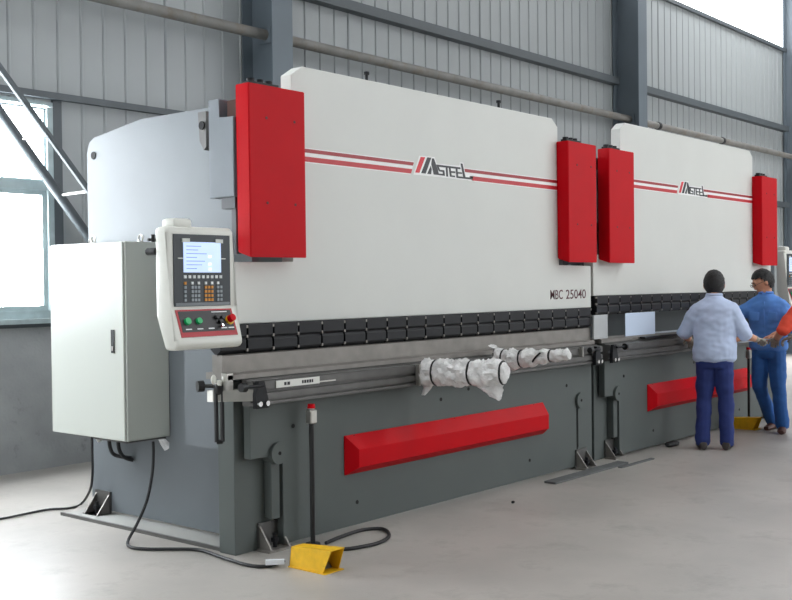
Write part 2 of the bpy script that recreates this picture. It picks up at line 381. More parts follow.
def press_brake(dx, lift, label, second):
    t = thing('press_brake', label, 'machine', (dx, 0, 0), group='white and grey press brakes in tandem')
    L = lift
    # ---- ram
    z0, z1 = 1.42+L, 3.075+L
    x_l = .005 if second else -.02
    ram = MB().prism([(x_l, z0), (4.345, z0), (4.345, 1.80+L), (3.79, 1.80+L), (3.79, z1-.065), (3.70, z1), (.64, z1), (.54, z1-.065), (.54, 1.80+L), (x_l, 1.80+L)], 'y', RY, RY+.10, bev=.004).build('ram', ram_white, t)
    for nm, mm, za, zc, xl, xs, y_, th in (('stripe_border', logo_w, 2.452, 2.55, (1.745, 1.79), (2.46, 2.40), RY, .0006), ('upper_stripe', stripe_d, 2.518, 2.543, (1.772, 1.785), (2.415, 2.405), RY-.0006, .0012), ('lower_stripe', stripe_r, 2.459, 2.492, (1.75, 1.764), (2.50, 2.475), RY-.0006, .0012)):
        s = MB(); plate(s, [(.55, za+L), (xl[0], za+L), (xl[1], zc+L), (.55, zc+L)], y_, th); s.build(nm, mm, ram)
        s = MB(); plate(s, [(xs[0], za+L), (3.79, za+L), (3.79, zc+L), (xs[1], zc+L)], y_, th); s.build(nm, mm, ram)
    off = lambda P: [(p[0], p[1]+L) for p in P]
    g = MB(); plate(g, off([lp(*p) for p in LOGO_BACK]), RY-.0008, .001); g.build('logo_ground', logo_w, ram)
    g = MB(); [plate(g, off([lp(*p) for p in P]), RY-.0018) for P in LOGO_RED]; g.build('logo_slash', logo_r, ram)
    g = MB()
    for i, P in enumerate(LOGO_K): plate(g, off([lp(*p) for p in P]), RY-.0018, .001+.00006*i)
    g.build('logo_lettering', logo_k, ram)
    if not second:
        text_mesh('model_letters', 'MBC', letter_m, ram, 3.645, 3.85, 1.505, 1.588, RY-.0016); text_mesh('model_number', '25040', letter_m, ram, 3.905, 4.25, 1.505, 1.588, RY-.0016)
    for bx_ in ((1.33, 2.96) if not second else ()):
        q = MB(); q.cyl((bx_, RY+.05, z1), (bx_, RY+.05, z1+.055), .011, n=8); q.cyl((bx_, RY+.05, z1+.05), (bx_, RY+.05, z1+.07), .02, n=8); q.build('eye_bolt', black, ram)
    # ---- tooling under the ram
    prof = [(.015, 1.42), (.015, 1.345), (.028, 1.335), (.028, 1.325), (.02, 1.318), (.02, 1.262), (.05, 1.24), (.075, 1.24), (.115, 1.27), (.13, 1.33), (.13, 1.42)]
    first = None
    for i in range(0 if second else -1, 19):
        xx = .111 + .22*i - (.1 if second else 0)
        if first is None: first = MB().prism([(a, b_+L) for a, b_ in prof], 'x', 0, .207, bev=.003).build('punch_segment', black, t, loc=(xx, 0, 0))
        else: inst(first, 'punch_segment', t, (xx, 0, 0))
    q = MB()
    for i in range(20):
        xx = .1 + .22*i - (.1 if second else 0)
        for zz in (1.405, 1.345, 1.262): q.box(xx-.004, xx+.009, .014, .03, zz-.010+L, zz+.008+L)
    o = q.build('clamp_pins', dsteel, t); o['kind'] = 'stuff'
    MB().box(.01, 4.29, .10, .13, 1.25+L, 1.42+L).build('clamp_bar', black, t)
    # ---- die and table
    if not second: MB().prism([(.03, 1.13), (.03, 1.232), (.038, 1.238), (.06, 1.238), (.0675, 1.225), (.075, 1.238), (.12, 1.238), (.12, 1.13)], 'x', .02 if second else -.09, 4.29).build('die_block', dsteel, t)
    MB().prism([(-.02, 1.09), (-.02, 1.118), (0, 1.13), (.18, 1.13), (.18, 1.09)], 'x', .02 if second else -.09, 4.28).build('die_holder', dsteel, t)
    MB().box(.1, 4.26, .0, .18, 1.04, 1.09).build('table_beam', bed_grey, t)
    rp = [(-.012, .925), (-.085, .925), (-.105, .93), (-.105, .948), (-.085, .95), (-.085, .962), (-.105, .964), (-.105, 1.0), (-.082, 1.002), (-.082, 1.022), (-.105, 1.024), (-.105, 1.07), (-.09, 1.078), (-.05, 1.078), (-.05, 1.085), (-.012, 1.085)]
    MB().prism(rp, 'x', .03, 4.27).build('guide_rail', rail_m, t)
    # ---- bed apron
    zb = .022
    MB().prism([(.09, 1.085), (.09, .59), (.365, .59), (.365, zb), (4.235, zb), (4.235, 1.085)], 'y', -.01, .05, bev=.004).build('bed_apron', bed_grey, t)
    for s in (0, 1):
        X = (lambda v: 4.325-v) if s else (lambda v: v)
        b2 = lambda m, xa, xb, *r, **k: m.box(min(X(xa), X(xb)), max(X(xa), X(xb)), *r, **k)
        m = MB(); b2(m, .03, .42, .07, .22, 0, 1.07, bev=.004); m.build('pillar', bed_grey if True else side_grey, t)
        m = MB(); b2(m, .05, .10, .22, .56, .64, 1.82); m.build('gusset_plate', side_grey, t)
        m = MB(); m.prism([(.50, .03), (1.93, .03), (1.93, 2.64), (1.90, 2.72), (1.84, 2.75), (1.28, 2.825), (.52, 2.825), (.52, 2.25), (.16, 2.25), (.16, 1.5), (.50, 1.2)], 'x', min(X(.28), X(.34)), max(X(.28), X(.34)), bev=.003)
        fr = m.build('side_frame', side_grey, t)
        if not s:
            m = MB(); m.cyl((.274, 1.845, 2.62), (.279, 1.845, 2.62), .028, n=14); m.build('lifting_hole', hole_m, fr)
            m = MB(); m.prism([(.52, 2.79), (.60, 2.79), (.585, 2.60), (.545, 2.54), (.52, 2.56)], 'x', .225, .275); m.build('lifting_lug', rail_m, fr)
            m = MB(); m.cyl((.215, .555, 2.70), (.224, .555, 2.70), .028, n=12); m.build('lug_hole', hole_m, fr)
            for zz in (2.29, 2.38, 2.50, 2.56): m = MB(); m.box(.27, .279, .515, .535, zz, zz+.035); m.build('slot', hole_m, fr)
            m = MB(); m.cyl((.275, .53, 2.0), (.279, .53, 2.0), .012, n=8); m.build('bolt_hole', hole_m, fr)
        m = MB(); m.prism([(.06, 2.2), (.29, 2.2), (.29, 2.81), (.19, 2.81), (.19, 2.69), (.06, 2.69)], 'x', min(X(.05), X(.44)), max(X(.05), X(.44)), bev=.004)
        cb = m.build('cylinder_bracket', block_grey, t)
        m = MB(); b2(m, .10, .40, .07, .17, 2.69, 2.80); m.build('cylinder_head', mat('brown_primer', (96, 72, 66), .6), cb)
        m = MB(); b2(m, .07, .40, .075, .20, 2.13, 2.2); b2(m, .09, .13, .09, .13, 1.85, 2.13); m.build('cylinder_foot', mat('dark_grey_steel', (78, 80, 84), .5), cb)
        # red cylinder guard
        xa, xb = ((.06, .54) if not second else (.10, .585)) if not s else (3.765, 4.25)
        m = MB()
        v = [(xa, .045, 1.86), (xb, .045, 1.86), (xb, -.07, 1.825), (xa, -.07, 1.825), (xa, .05, 2.88), (xb, .05, 2.88), (xb, -.07, 2.88), (xa, -.07, 2.88)]
        m.poly(v, [(0, 1, 2, 3), (4, 7, 6, 5), (0, 4, 5, 1), (3, 2, 6, 7), (0, 3, 7, 4), (1, 5, 6, 2)])
        bmesh.ops.bevel(m.bm, geom=m.bm.edges[:], offset=.005, segments=2, affect='EDGES')
        gd = m.build('cylinder_guard', red, t)
        for sx in (.30, .80):
            for zz in (2.18, 2.70):
                q = MB(); xx = xa+(xb-xa)*sx; q.cyl((xx, -.074, zz-.02), (xx, -.069, zz-.02), .009, n=8); q.build('screw', mat('screw_dark', (90, 20, 24), .5), gd)
        q = MB(); q.box(xa+.06, xa+.30, -.02, .04, 2.88, 2.905)
        for k in range(3): q.cyl((xa+.09+k*.075, .01, 2.905), (xa+.09+k*.075, .01, 2.925), .026, n=10)
        q.build('hydraulic_fitting', black, gd)
        # link disc, bar, slot and foot
        m = MB(); m.cyl((X(.314), -.035, .604), (X(.314), .065, .604), .068, n=28); d = m.build('pivot_disc', bed_grey, t, smooth=True)
        m = MB(); m.cyl((X(.314), -.038, .604), (X(.314), -.034, .604), .012, n=10); m.build('pin', hole_m, d)
        if not s:
            m = MB(); b2(m, .272, .345, .0, .069, .19, .58, bev=.004); m.build('link_bar', bed_grey, t)
            m = MB(); b2(m, .347, .362, .05, .069, .17, .575); m.build('slot', hole_m, t)
        else:
            m = MB(); b2(m, .225, .345, -.018, -.01, .19, .58); m.build('link_bar', bed_grey, t)
            m = MB(); b2(m, .347, .362, -.0125, -.0095, .10, .575); m.build('slot', hole_m, t)
        foot_bracket(t, X(.30), -.011 if s else .069)
    foot_bracket(t, .28, 1.78, 'x')
    for hx, hz in ((.457, .758), (1.055, .175), (2.0, .79), (2.35, .84), (3.80, .75), (3.20, .175)):
        q = MB(); q.cyl((hx, -.013, hz), (hx, -.009, hz), .014, n=10); q.build('bolt_hole', hole_m, t)
    # red kick panel on the apron
    q = MB(); xa, xb = .93, 3.40
    ring = lambda X0, X1, y, za, zc: [(X0, y, za), (X1, y, za), (X1, y, zc), (X0, y, zc)]
    v = ring(xa, xb, -.011, .375, .64) + ring(xa, xb, -.018, .375, .64) + ring(xa+.07, xb-.015, -.085, .425, .545)
    fs = [(0, 3, 2, 1), (8, 9, 10, 11)]
    for a in (0, 4): fs += [(a+k, a+(k+1) % 4, a+4+(k+1) % 4, a+4+k) for k in range(4)]
    q.poly(v, fs); kp = q.build('kick_panel', red, t)
    for hx in (1.02, 2.15, 3.25):
        for hz in (.63, .385):
            q = MB(); q.cyl((hx, -.024, hz), (hx, -.017, hz), .008, n=8); q.build('screw', hole_m, kp)
    # beams and back gauge behind the tooling
    MB().box(.34, 3.98, .62, .68, .8, 1.9).build('back_gauge_beam', mat('back_gauge_grey', (112, 118, 120), .5), t)
    MB().box(.34, 3.98, 1.2, 1.9, 2.1, 2.6).build('hydraulic_tank', side_grey, t)
    MB().box(.07, .29, .22, 1.97, 0, .014).build('base_strip', mat('grout', (168, 168, 164), .8), t)
    MB().box(.05, .068, .22, 1.99, 0, .022).build('base_angle', rail_m, t)
    return t

m1 = press_brake(0, 0, 'white and grey press brake lettered MBC 25040 beside the electrical cabinet', False)
m2 = press_brake(4.385, .105, 'white and grey press brake that the three workers stand at', True)
# ---- extras of the left machine
carriage(m1, .07, -1); carriage(m1, 4.13, -1)
carriage(m2, -.05+.1, 1)
o = MB().box(1.585, 1.60, -.14, -.106, .93, 1.08).build('stop_plate', steel, m1)
q = MB(); q.cyl((1.61, -.13, .985), (1.635, -.13, .985), .014, n=8); q.build('bolt', chrome, m1)
o = MB().box(3.86, 3.875, -.14, -.106, 1.0, 1.09).build('stop_plate', steel, m1)
# measuring strip lying on the rail
ms = MB().box(.22, .60, -.112, -.106, 1.024, 1.068).build('measuring_strip', mat('strip_white', (222, 222, 216), .4), m1)
for a, b_ in ((.285, .305), (.312, .335), (.44, .455), (.46, .478), (.483, .50), (.505, .522), (.527, .54)):
    MB().box(a, b_, -.1132, -.1122, 1.036, 1.056).build('mark', logo_k, ms)
MB().box(.60, .75, -.112, -.106, 1.03, 1.038).build('pointer', steel, m1)
# left end stop hardware
arm = MB().prism([(-.15, .10), (-.14, .06), (.03, -.11), (.04, -.06), (-.02, .06), (-.05, .10)], 'z', .96, 1.03).build('stop_bracket', steel, m1)
MB().box(-.10, -.05, -.02, .03, 1.03, 1.13).build('stop_block', steel, arm)
q = MB(); q.cyl((-.17, .12, 1.055), (-.08, .02, 1.055), .012, n=8); q.cyl((-.20, .13, 1.055), (-.165, .115, 1.055), .034, n=14); q.build('stop_knob', blackp, m1)
q = MB(); q.tube([(-.125, .05, 1.06), (-.125, .05, .72)], .013, 8); q.tube([(-.095, .03, 1.06), (-.095, .03, .72)], .013, 8); q.ball((-.11, .04, 1.04), .03, .03, .04); q.tube([(-.125, .05, .72), (-.095, .03, .72)], .014, 8)
q.build('hanging_handle', blackp, m1, smooth=True)
q = MB(); q.ball((-.145, .045, 1.095), .02, .012, .03); q.ball((-.085, .015, 1.095), .02, .012, .03); q.cyl((-.115, .03, 1.06), (-.115, .03, 1.09), .016); q.build('wing_nut', pend_white, m1, smooth=True)
# ---- extras of the right machine
MB().box(-.09, .165, -.005, .01, 1.131, 1.35).build('end_plate', mat('pale_steel_plate', (178, 180, 180), .4, metal=.3), m2)
for xa in (.75, 1.15, 1.75, 2.3):
    MB().box(xa, xa+.42, -.09, -.03, 1.10, 1.118).build('support_bar', blackp, m2)
MB().box(1.78, 1.80, -.14, -.106, .93, 1.08).build('stop_plate', dsteel, m2)

# ================================================================== control pendants
def pendant(label, loc, arm_dir, sc=1.):
    t = thing('control_pendant', label, 'control panel', loc); t.scale = (sc, sc, sc)
    prof = [(.12, .72), (.02, .73), (.0, .70), (.0, .255), (-.075, .055), (-.075, .02), (-.05, 0), (.04, 0), (.12, .2)]
    m = MB(); m.prism(prof, 'x', -.255, .255, bev=.022, seg=3); hs = m.build('housing', pend_white, t, smooth=True)
    m = MB(); m.box(-.215, .215, -.006, .002, .255, .68); pn = m.build('display_panel', mat('panel_slate', (38, 46, 52), .4), t)
    m = MB(); m.box(-.145, .14, -.010, -.005, .455, .635); m.build('screen', mat('screen_blue', (176, 196, 226), .3, emit=.85), pn)
    for i in range(7):
        zz = .61-.022*i; q = MB(); q.box(-.125, -.125+random.uniform(.07, .2), -.0112, -.0101, zz-.002, zz+.002); q.build('screen_line', mat('screen_ink', (120, 140, 178), .4, emit=.4), pn)
    for zz in (.475, .505, .55): q = MB(); q.box(.04, .065, -.0112, -.0101, zz-.007, zz+.007); q.build('screen_field', mat('screen_field', (232, 238, 244), .4, emit=.9), pn)
    for xx in (-.155, .10): q = MB(); q.box(xx, xx+.055, -.014, -.005, .632, .655); q.build('clip', cab_white, pn)
    for xx in (-.185, .14): q = MB(); q.box(xx, xx+.035, -.012, -.005, .535, .541); q.build('mark', cab_white, pn)
    kw = mat('key_white', (226, 228, 228), .4); kg = mat('key_grey', (150, 158, 164), .4); ko = mat('key_orange', (212, 140, 40), .4)
    for i in range(9): q = MB(); xx = -.135+i*.034; q.box(xx-.009, xx+.009, -.012, -.005, .42, .438); q.build('key', kw, pn)
    for gx, nc, km in ((-.135, 1, kg), (-.082, 3, kg), (.02, 3, ko), (.115, 2, kg)):
        for r in range(5):
            for c in range(nc):
                if r == 0 and c == 1: continue
                q = MB(); xx = gx+c*.024; zz = .392-.025*r; q.box(xx-.008, xx+.008, -.012, -.005, zz-.008, zz+.008)
                q.build('key', ko if (r == 0 and nc == 1) else (kw if r == 0 else km), pn)
    m = MB(); m.box(-.205, .205, -.010, -.005, .258, .276); m.build('panel_strip', mat('strip_grey', (120, 126, 130), .4), pn)
    # sloped button panel: from (y .0,z .255) to (-.075,.055)
    sl = Vector((0, -.075, -.2)).normalized(); nrm = Vector((0, -.2, .075)).normalized(); O = Vector((0, -.0375, .155))
    def slab(m, x0, x1, a0, a1, h0, h1):
        vv = [O+Vector((xx, 0, 0))+sl*a+nrm*h for xx in (x0, x1) for a in (a0, a1) for h in (h0, h1)]
        m.poly(vv, [(0, 1, 3, 2), (4, 6, 7, 5), (0, 4, 5, 1), (2, 3, 7, 6), (0, 2, 6, 4), (1, 5, 7, 3)]); return m
    bp = slab(MB(), -.215, .215, -.085, .085, .0, .004).build('button_panel', mat('button_panel_red', (170, 20, 34), .4), t)
    slab(MB(), -.20, .20, -.075, .055, .0041, .0052).build('button_field', mat('button_field', (30, 28, 30), .4), bp)
    def button(nm, x, a, r, h, mm):
        c = O+Vector((x, 0, 0))+sl*a; q = MB(); q.cyl(c+nrm*.005, c+nrm*h, r, r*.92, n=16); return q.build(nm, mm, bp, smooth=True)
    gr = mat('button_green', (22, 160, 92), .35, emit=.15)
    button('green_button', -.15, -.01, .022, .022, gr); button('green_button', -.065, -.01, .02, .022, gr)
    for xx, aa in ((.075, -.03), (.095, .0), (.12, -.025)): button('selector_switch', xx, aa, .014, .026, blackp)
    button('key_switch', .085, .03, .008, .04, chrome)
    button('emergency_ring', .175, -.01, .03, .014, mat('estop_yellow', (226, 180, 40), .4)); button('emergency_button', .175, -.015, .024, .045, red)
    for xx in (-.15, -.065, .02, .12, .175): slab(MB(), xx-.022, xx+.022, .034, .041, .0053, .0058).build('caption', kw, bp)
    slab(MB(), .05, .17, -.068, -.062, .0053, .0058).build('caption', kw, bp)
    # neck and swing arm
    m = MB(); m.box(-.19, -.05, .02, .14, .70, .775, bev=.02, seg=2); m.build('neck', pend_white, t, smooth=True)
    m = MB(); s = arm_dir
    m.prism([(-.16, .12), (-.06, .12), (.69, .72), (.69, .84), (-.14, .22)] if s > 0 else [(-.10, .12), (.0, .12), (.0, .22), (-.86, .48), (-.86, .40)], 'z', .64, .70)
    m.build('swing_arm', pend_white if s > 0 else rail_m, t)
    q = MB(); q.cyl((-.24, .12, .58), (-.24, .20, .58), .022); q.cyl((-.25, .14, .635), (-.25, .14, .68), .012); q.cyl((-.27, .16, .65), (-.17, .16, .65), .008); q.build('pivot_bolt', blackp, t)
    return t
pendant('white control pendant with lit screen and buttons beside the electrical cabinet', (-.393, -.16, 1.30), 1, .948)
pendant('white control pendant at the far end of the right press brake', (9.62, .10, 1.305), -1)

# ================================================================== electrical cabinet
cb = thing('electrical_cabinet', 'white steel electrical cabinet hung on the side of the left press brake', 'cabinet', (-.085, 1.0, .632))
MB().box(.012, .362, 0, .86, 0, 1.325, bev=.008, seg=2).build('body', cab_white, cb)
dr = MB().box(-.006, .010, .006, .854, .006, 1.319, bev=.004).build('door', cab_white, cb)
MB().box(-.012, -.006, .10, .135, .585, .74).build('latch', blackp, dr)
MB().box(-.016, -.012, .11, .125, .60, .63).build('latch_key', steel, dr)
for x_, y_ in ((.06, .42), (.20, .08), (.30, .80)):
    q = MB(); q.tube([(x_, y_+.024*math.cos(a), 1.352+.024*math.sin(a)) for a in [k*math.pi/8 for k in range(16)]], .006, 6, closed=True)
    q.cyl((x_, y_, 1.322), (x_, y_, 1.332), .02, n=10); q.build('lifting_eye', steel, cb)
MB().box(.02, .34, .02, .40, -.012, 0).build('gland_plate', rail_m, cb)
def cable(pts, r, label, m=rubber, n=8, name='cable'):
    return tag(MB().tube(smooth_path(pts, 6), r, n).build(name, m, smooth=True), label, 'cable')
p = lambda x, y, X: atx(x, y, X)
for k, (a, bb) in enumerate((((109, 441), (131, 458)), ((118, 443), (133, 460)))):
    s_ = p(a[0], a[1]-6, .14); s_.z = .62
    cable([s_, p(a[0]+1, a[1]+6, .15), p(a[0]+6, a[1]+14, .2), p(bb[0], bb[1], .265)], .014,
          ['thick black hose looping from the cabinet bottom, farther of two', 'thick black hose looping from the cabinet bottom, closer to the cabinet front'][k], name='hose')
z = .012
c0 = p(92, 436, .2); c0.z = .62
cable([c0, p(92.4, 455, .2), p(92.4, 475, .2), p(90, 490, .22), atz(82, 503, z), atz(70, 508, z), atz(45, 510, z), atz(0, 519, z), atz(-60, 528, z)], .009, 'black cable dropping from the cabinet rear and running off along the floor')
c0 = p(153, 434, .1); c0.z = .62
cable([c0, p(153.4, 455, .1), p(152, 475, .08), p(147, 500, .02), p(138, 522, -.06), atz(128, 541, z), atz(131, 547, z), atz(148, 549, z), atz(172, 549, z), atz(200, 550, z), atz(224, 558, z), atz(248, 565, z), atz(268, 566, z), atz(284, 561, z)], .010, 'black cable hanging from the cabinet and curving past the corner foot')
cable([atz(332, 549, z), atz(346, 549, z), atz(360, 547, z), atz(378, 543, z), atz(389, 536, z), atz(383, 529, z), atz(362, 530, z), atz(340, 537, z), atz(326, 543, z)], .012, 'thick black cable coiled on the floor beyond the yellow foot pedal')
c = atz(275, 564, .025)
o = MB().box(-.055, .055, -.012, .012, -.014, .014).build('cable_tag', mat('tag_white', (225, 228, 232), .5), loc=(c.x, c.y, .037)); o.rotation_euler.z = -.75
tag(o, 'small white tag on the cable by the corner foot', 'tag')
# crumpled clear tape under the cabinet
for (px, py, X), lab in (((96, 443, .16), 'scrap of clear tape under the rear of the cabinet'), ((162, 440, .2), 'scrap of clear tape under the front of the cabinet')):
    q = MB(); cc = p(px, py, X); cc.z = .59
    q.loft([(cc+Vector((0, 0, .03)), (.03, 0, 0), (0, .02, 0)), (cc+Vector((.01, -.02, 0)), (.045, .01, 0), (0, .012, .004)), (cc+Vector((.0, -.05, -.035)), (.02, 0, .006), (0, .006, 0))], 8)
    tag(q.build('plastic_scrap', bag_m), lab, 'plastic scrap')

# ================================================================== foot pedals and emergency stop stands
def pedal(x, y, rz, label):
    t = thing('foot_pedal', label, 'pedal', (x, y, 0), rz, group='yellow foot pedals')
    # hood: open to -Y, flared: walls slope
    o = [(-.068, -.27, 0), (.068, -.27, 0), (.068, 0, 0), (-.068, 0, 0), (-.056, -.33, .14), (.056, -.33, .14), (.05, 0, .115), (-.05, 0, .115)]
    m = MB(); th = .006
    def quad(a, b_, c_, d_, inn):
        a, b_, c_, d_ = map(Vector, (a, b_, c_, d_)); i = Vector(inn)*th
        m.poly([a, b_, c_, d_, a+i, b_+i, c_+i, d_+i], [(0, 1, 2, 3), (7, 6, 5, 4), (0, 4, 5, 1), (1, 5, 6, 2), (2, 6, 7, 3), (3, 7, 4, 0)])
    quad(o[0], o[3], o[7], o[4], (1, 0, 0)); quad(o[1], o[2], o[6], o[5], (-1, 0, 0)); quad(o[4], o[5], o[6], o[7], (0, 0, -1)); quad(o[3], o[2], o[6], o[7], (0, -1, 0))
    m.build('hood', yellow, t)
    MB().box(-.08, .08, -.30, .0, 0, .006).build('base_plate', yellow, t)
    q = MB(); q.prism([(-.24, .012), (-.05, .012), (-.05, .06), (-.22, .035)], 'x', -.045, .045); q.build('treadle', rail_m, t)
    q = MB(); q.cyl((.02, .0, .03), (.05, .10, .012), .012, n=8); q.build('cable_gland', rubber, t)
    return t
pedal(.125, -.37, 0, 'yellow hooded foot pedal on the floor at the corner foot of the left press brake')
pedal(7.32, -.035, -.05, 'yellow hooded foot pedal on the floor behind the worker in light blue')
def estop(x, y, label):
    t = thing('emergency_stop_stand', label, 'emergency stop', (x, y, 0))
    MB().cyl((0, 0, 0), (0, 0, .014), .05, .046, n=20).build('foot', rubber, t)
    MB().cyl((0, 0, .014), (0, 0, .775), .016, n=12).build('pole', blackp, t, smooth=True)
    MB().box(-.03, .03, -.025, .025, .775, .862, bev=.006).build('switch_box', steel, t)
    MB().cyl((0, 0, .862), (0, 0, .872), .02, n=12).build('collar', steel, t)
    MB().cyl((0, 0, .872), (0, 0, .898), .026, .023, n=16).build('push_button', red, t, smooth=True)
    return t
q = atz(313, 545); estop(q.x, q.y, 'black pole with red emergency stop button standing before the left press brake')
q = atz(748, 420); estop(7.47, -.17, 'black pole with emergency stop button standing between the two workers in blue')

# ================================================================== wrapped support arms
def wrapped(x, z, length, droop, label, seed, flap):
    t = thing('wrapped_support_arm', label, 'support arm', (x, -.106, z), group='plastic wrapped support arms on the guide rail')
    q = MB(); q.prism([(0, -.05), (0, .03), (-length+.06, droop+.0), (-length+.06, droop-.022)], 'x', -.02, .02); q.box(-.05, .05, -.012, 0, -.07, .05); q.build('arm', dsteel, t)
    rnd = random.Random(seed)
    straps = (.17, .60, .97) if flap else (.12, .36, .60, .76)
    def prof(u):
        h = (.088-.012*u) if flap else (.088-.062*u**.8)
        wd = (.06-.012*u) if flap else (.055-.03*u)
        pinch = 1-.07*sum(math.exp(-((u-a)/.03)**2) for a in straps)
        return h*pinch, wd*pinch
    m = MB(); N = 46; K = 28; rings = []
    for i in range(N+1):
        u = i/N; h, wd = prof(u); y = -.006-u*length
        if i in (0, N): h, wd = h*.6, wd*.6
        rings.append(((0, y, -.012+droop*u), (wd, 0, 0), (0, 0, h)))
    m.loft(rings, K)
    def crease(v, amp):
        q = Vector((v.x*14, v.y*9, v.z*14))+Vector((seed, 0, seed*3))
        rg = 1-2*abs(noise.noise(q+noise.noise_vector(q*1.7)*.6)); r2 = 1-2*abs(noise.noise(q*2.6))
        return amp*(rg*.75+r2*.4-.35)
    for v in m.bm.verts:
        c = Vector((0, v.co.y, -.012+droop*(-v.co.y/length))); d = (v.co-c)
        if d.length > .004: v.co += d.normalized()*crease(v.co, .032)*(1-.7*min(1, sum(math.exp(-((-v.co.y/length-a)/.035)**2) for a in straps)))
    wrap = m.build('plastic_wrap', bag_m, t, smooth=True)
    def flapm(rs):
        m = MB(); m.loft(rs, 16); bmesh.ops.subdivide_edges(m.bm, edges=m.bm.edges[:], cuts=2, use_grid_fill=True)
        for v in m.bm.verts: v.co.x += crease(v.co, .02); v.co.y += crease(v.co+Vector((1, 1, 1)), .015)
        m.build('wrap_flap', bag_m, t, smooth=True)
    if flap:
        flapm([((0, -length+.16, -.05), (.03, 0, 0), (0, .15, 0)), ((0, -length+.12, -.10), (.018, 0, 0), (0, .10, 0)), ((0, -length+.08, -.15), (.01, 0, 0), (0, .045, 0)), ((0, -length+.06, -.175), (.004, 0, 0), (0, .01, 0))])
        flapm([((-.02, -.07, -.05), (.025, 0, 0), (0, .06, 0)), ((-.02, -.06, -.12), (.015, 0, 0), (0, .03, 0)), ((-.03, -.04, -.17), (.006, 0, 0), (0, .012, 0))])
    else:
        flapm([((0, -.02, .03), (.03, 0, 0), (0, .035, 0)), ((-.02, -.01, .075), (.02, 0, 0), (0, .02, 0)), ((-.03, .0, .10), (.03, 0, .01), (0, .03, .01))])
    for u in straps:
        h, wd = prof(u); y = -u*length; zc = -.012+droop*u; sk = .05 if (u == .60 and not flap) else .0
        pts = [((wd+.006)*math.cos(a), y-sk*math.sin(a), zc+(h+.006)*math.sin(a)) for a in [k*math.pi/12 for k in range(24)]]
        q = MB(); q.tube(pts, .0075, 6, closed=True); q.build('strap', blackp, t)
    return t
wrapped(1.66, 1.03, .72, 0.03, 'support arm wrapped in cloudy plastic with hanging flap on the left press brake', 3, True)
wrapped(2.58, 1.06, .66, .07, 'tapering support arm wrapped in cloudy plastic, next to a stop carriage', 9, False)

# ================================================================== loose things
def board(x0, x1, y0, y1, h, rz, label, m=board_m):
    o = MB().box(-(x1-x0)/2, (x1-x0)/2, -(y1-y0)/2, (y1-y0)/2, 0, h, bev=.002).build('floor_board', m, loc=((x0+x1)/2, (y0+y1)/2, 0)); o.rotation_euler.z = rz
    return tag(o, label, 'board')
board(3.2, 4.45, -.26, -.15, .018, 0.0, 'dark flat board on the floor along the machine feet')
board(4.2, 4.82, -.33, -.29, .012, -.01, 'thin bent strip lying past the machine feet on the floor')
def lump(px, py, sx, sy, sz, m, name, label, cat):
    c = atz(px, py); q = MB(); q.ball((0, 0, sz*.8), sx, sy, sz, u=12, v=8)
    for v in q.bm.verts: v.co += Vector((1, 1, .3))*noise.noise(v.co*30)*.01; v.co.z = max(v.co.z, 0)
    return tag(q.build(name, m, loc=(c.x, c.y, 0)), label, cat)
lump(672, 446, .13, .05, .03, rubber, 'black_rag', 'black rag lying at the foot of the right press brake', 'rag')
lump(513, 503, .018, .012, .01, hole_m, 'metal_scrap', 'tiny dark metal scrap on the open floor', 'scrap')
ba, bb_ = aty(625.5, 320, .0), aty(655, 320, .0)
blank = MB().box(ba.x, bb_.x, .0, .006, 1.131, 1.352).build('sheet_blank', mat('pale_blue_sheet', (206, 220, 240), .35))
tag(blank, 'pale blue metal sheet standing upright on the table of the right press brake', 'metal sheet')

# ================================================================== people
def remesh(mb, name, m, parent, voxel, fold=0., fscale=9., seed=0., smooth_it=4):
    me = bpy.data.meshes.new(name); bmesh.ops.recalc_face_normals(mb.bm, faces=mb.bm.faces); mb.bm.to_mesh(me); mb.bm.free()
    o = bpy.data.objects.new(name, me); COL.objects.link(o)
    md = o.modifiers.new('r', 'REMESH'); md.mode = 'VOXEL'; md.voxel_size = voxel
    sm = o.modifiers.new('s', 'SMOOTH'); sm.iterations = smooth_it; sm.factor = .5
    dg = bpy.context.evaluated_depsgraph_get(); me2 = bpy.data.meshes.new_from_object(o.evaluated_get(dg))
    bpy.data.objects.remove(o); bpy.data.meshes.remove(me)
    if fold:
        nv = [v.normal.copy() for v in me2.vertices]
        for v, nn in zip(me2.vertices, nv):
            q = Vector((v.co.x*fscale, v.co.y*fscale, v.co.z*fscale*1.5))+Vector((seed, seed*2, 0))
            d = noise.noise(q) + .5*noise.noise(q*2.3)
            v.co += nn*(d*fold)
    for pl in me2.polygons: pl.use_smooth = True
    me2.materials.clear(); me2.materials.append(m); me2.name = name
    r = bpy.data.objects.new(name, me2); COL.objects.link(r); r.parent = parent; return r
def limb(mb, pts, radii, n=12):
    """tapered limb through points, rounded ends"""
    pts = [Vector(p) for p in pts]
    d0 = (pts[0]-pts[1]).normalized(); d1 = (pts[-1]-pts[-2]).normalized()
    P = [pts[0]+d0*radii[0]*.8, pts[0]+d0*radii[0]*.5]+pts+[pts[-1]+d1*radii[-1]*.5, pts[-1]+d1*radii[-1]*.8]
    R = [radii[0]*.3, radii[0]*.85]+list(radii)+[radii[-1]*.85, radii[-1]*.3]
    mb.tube(P, R, n)
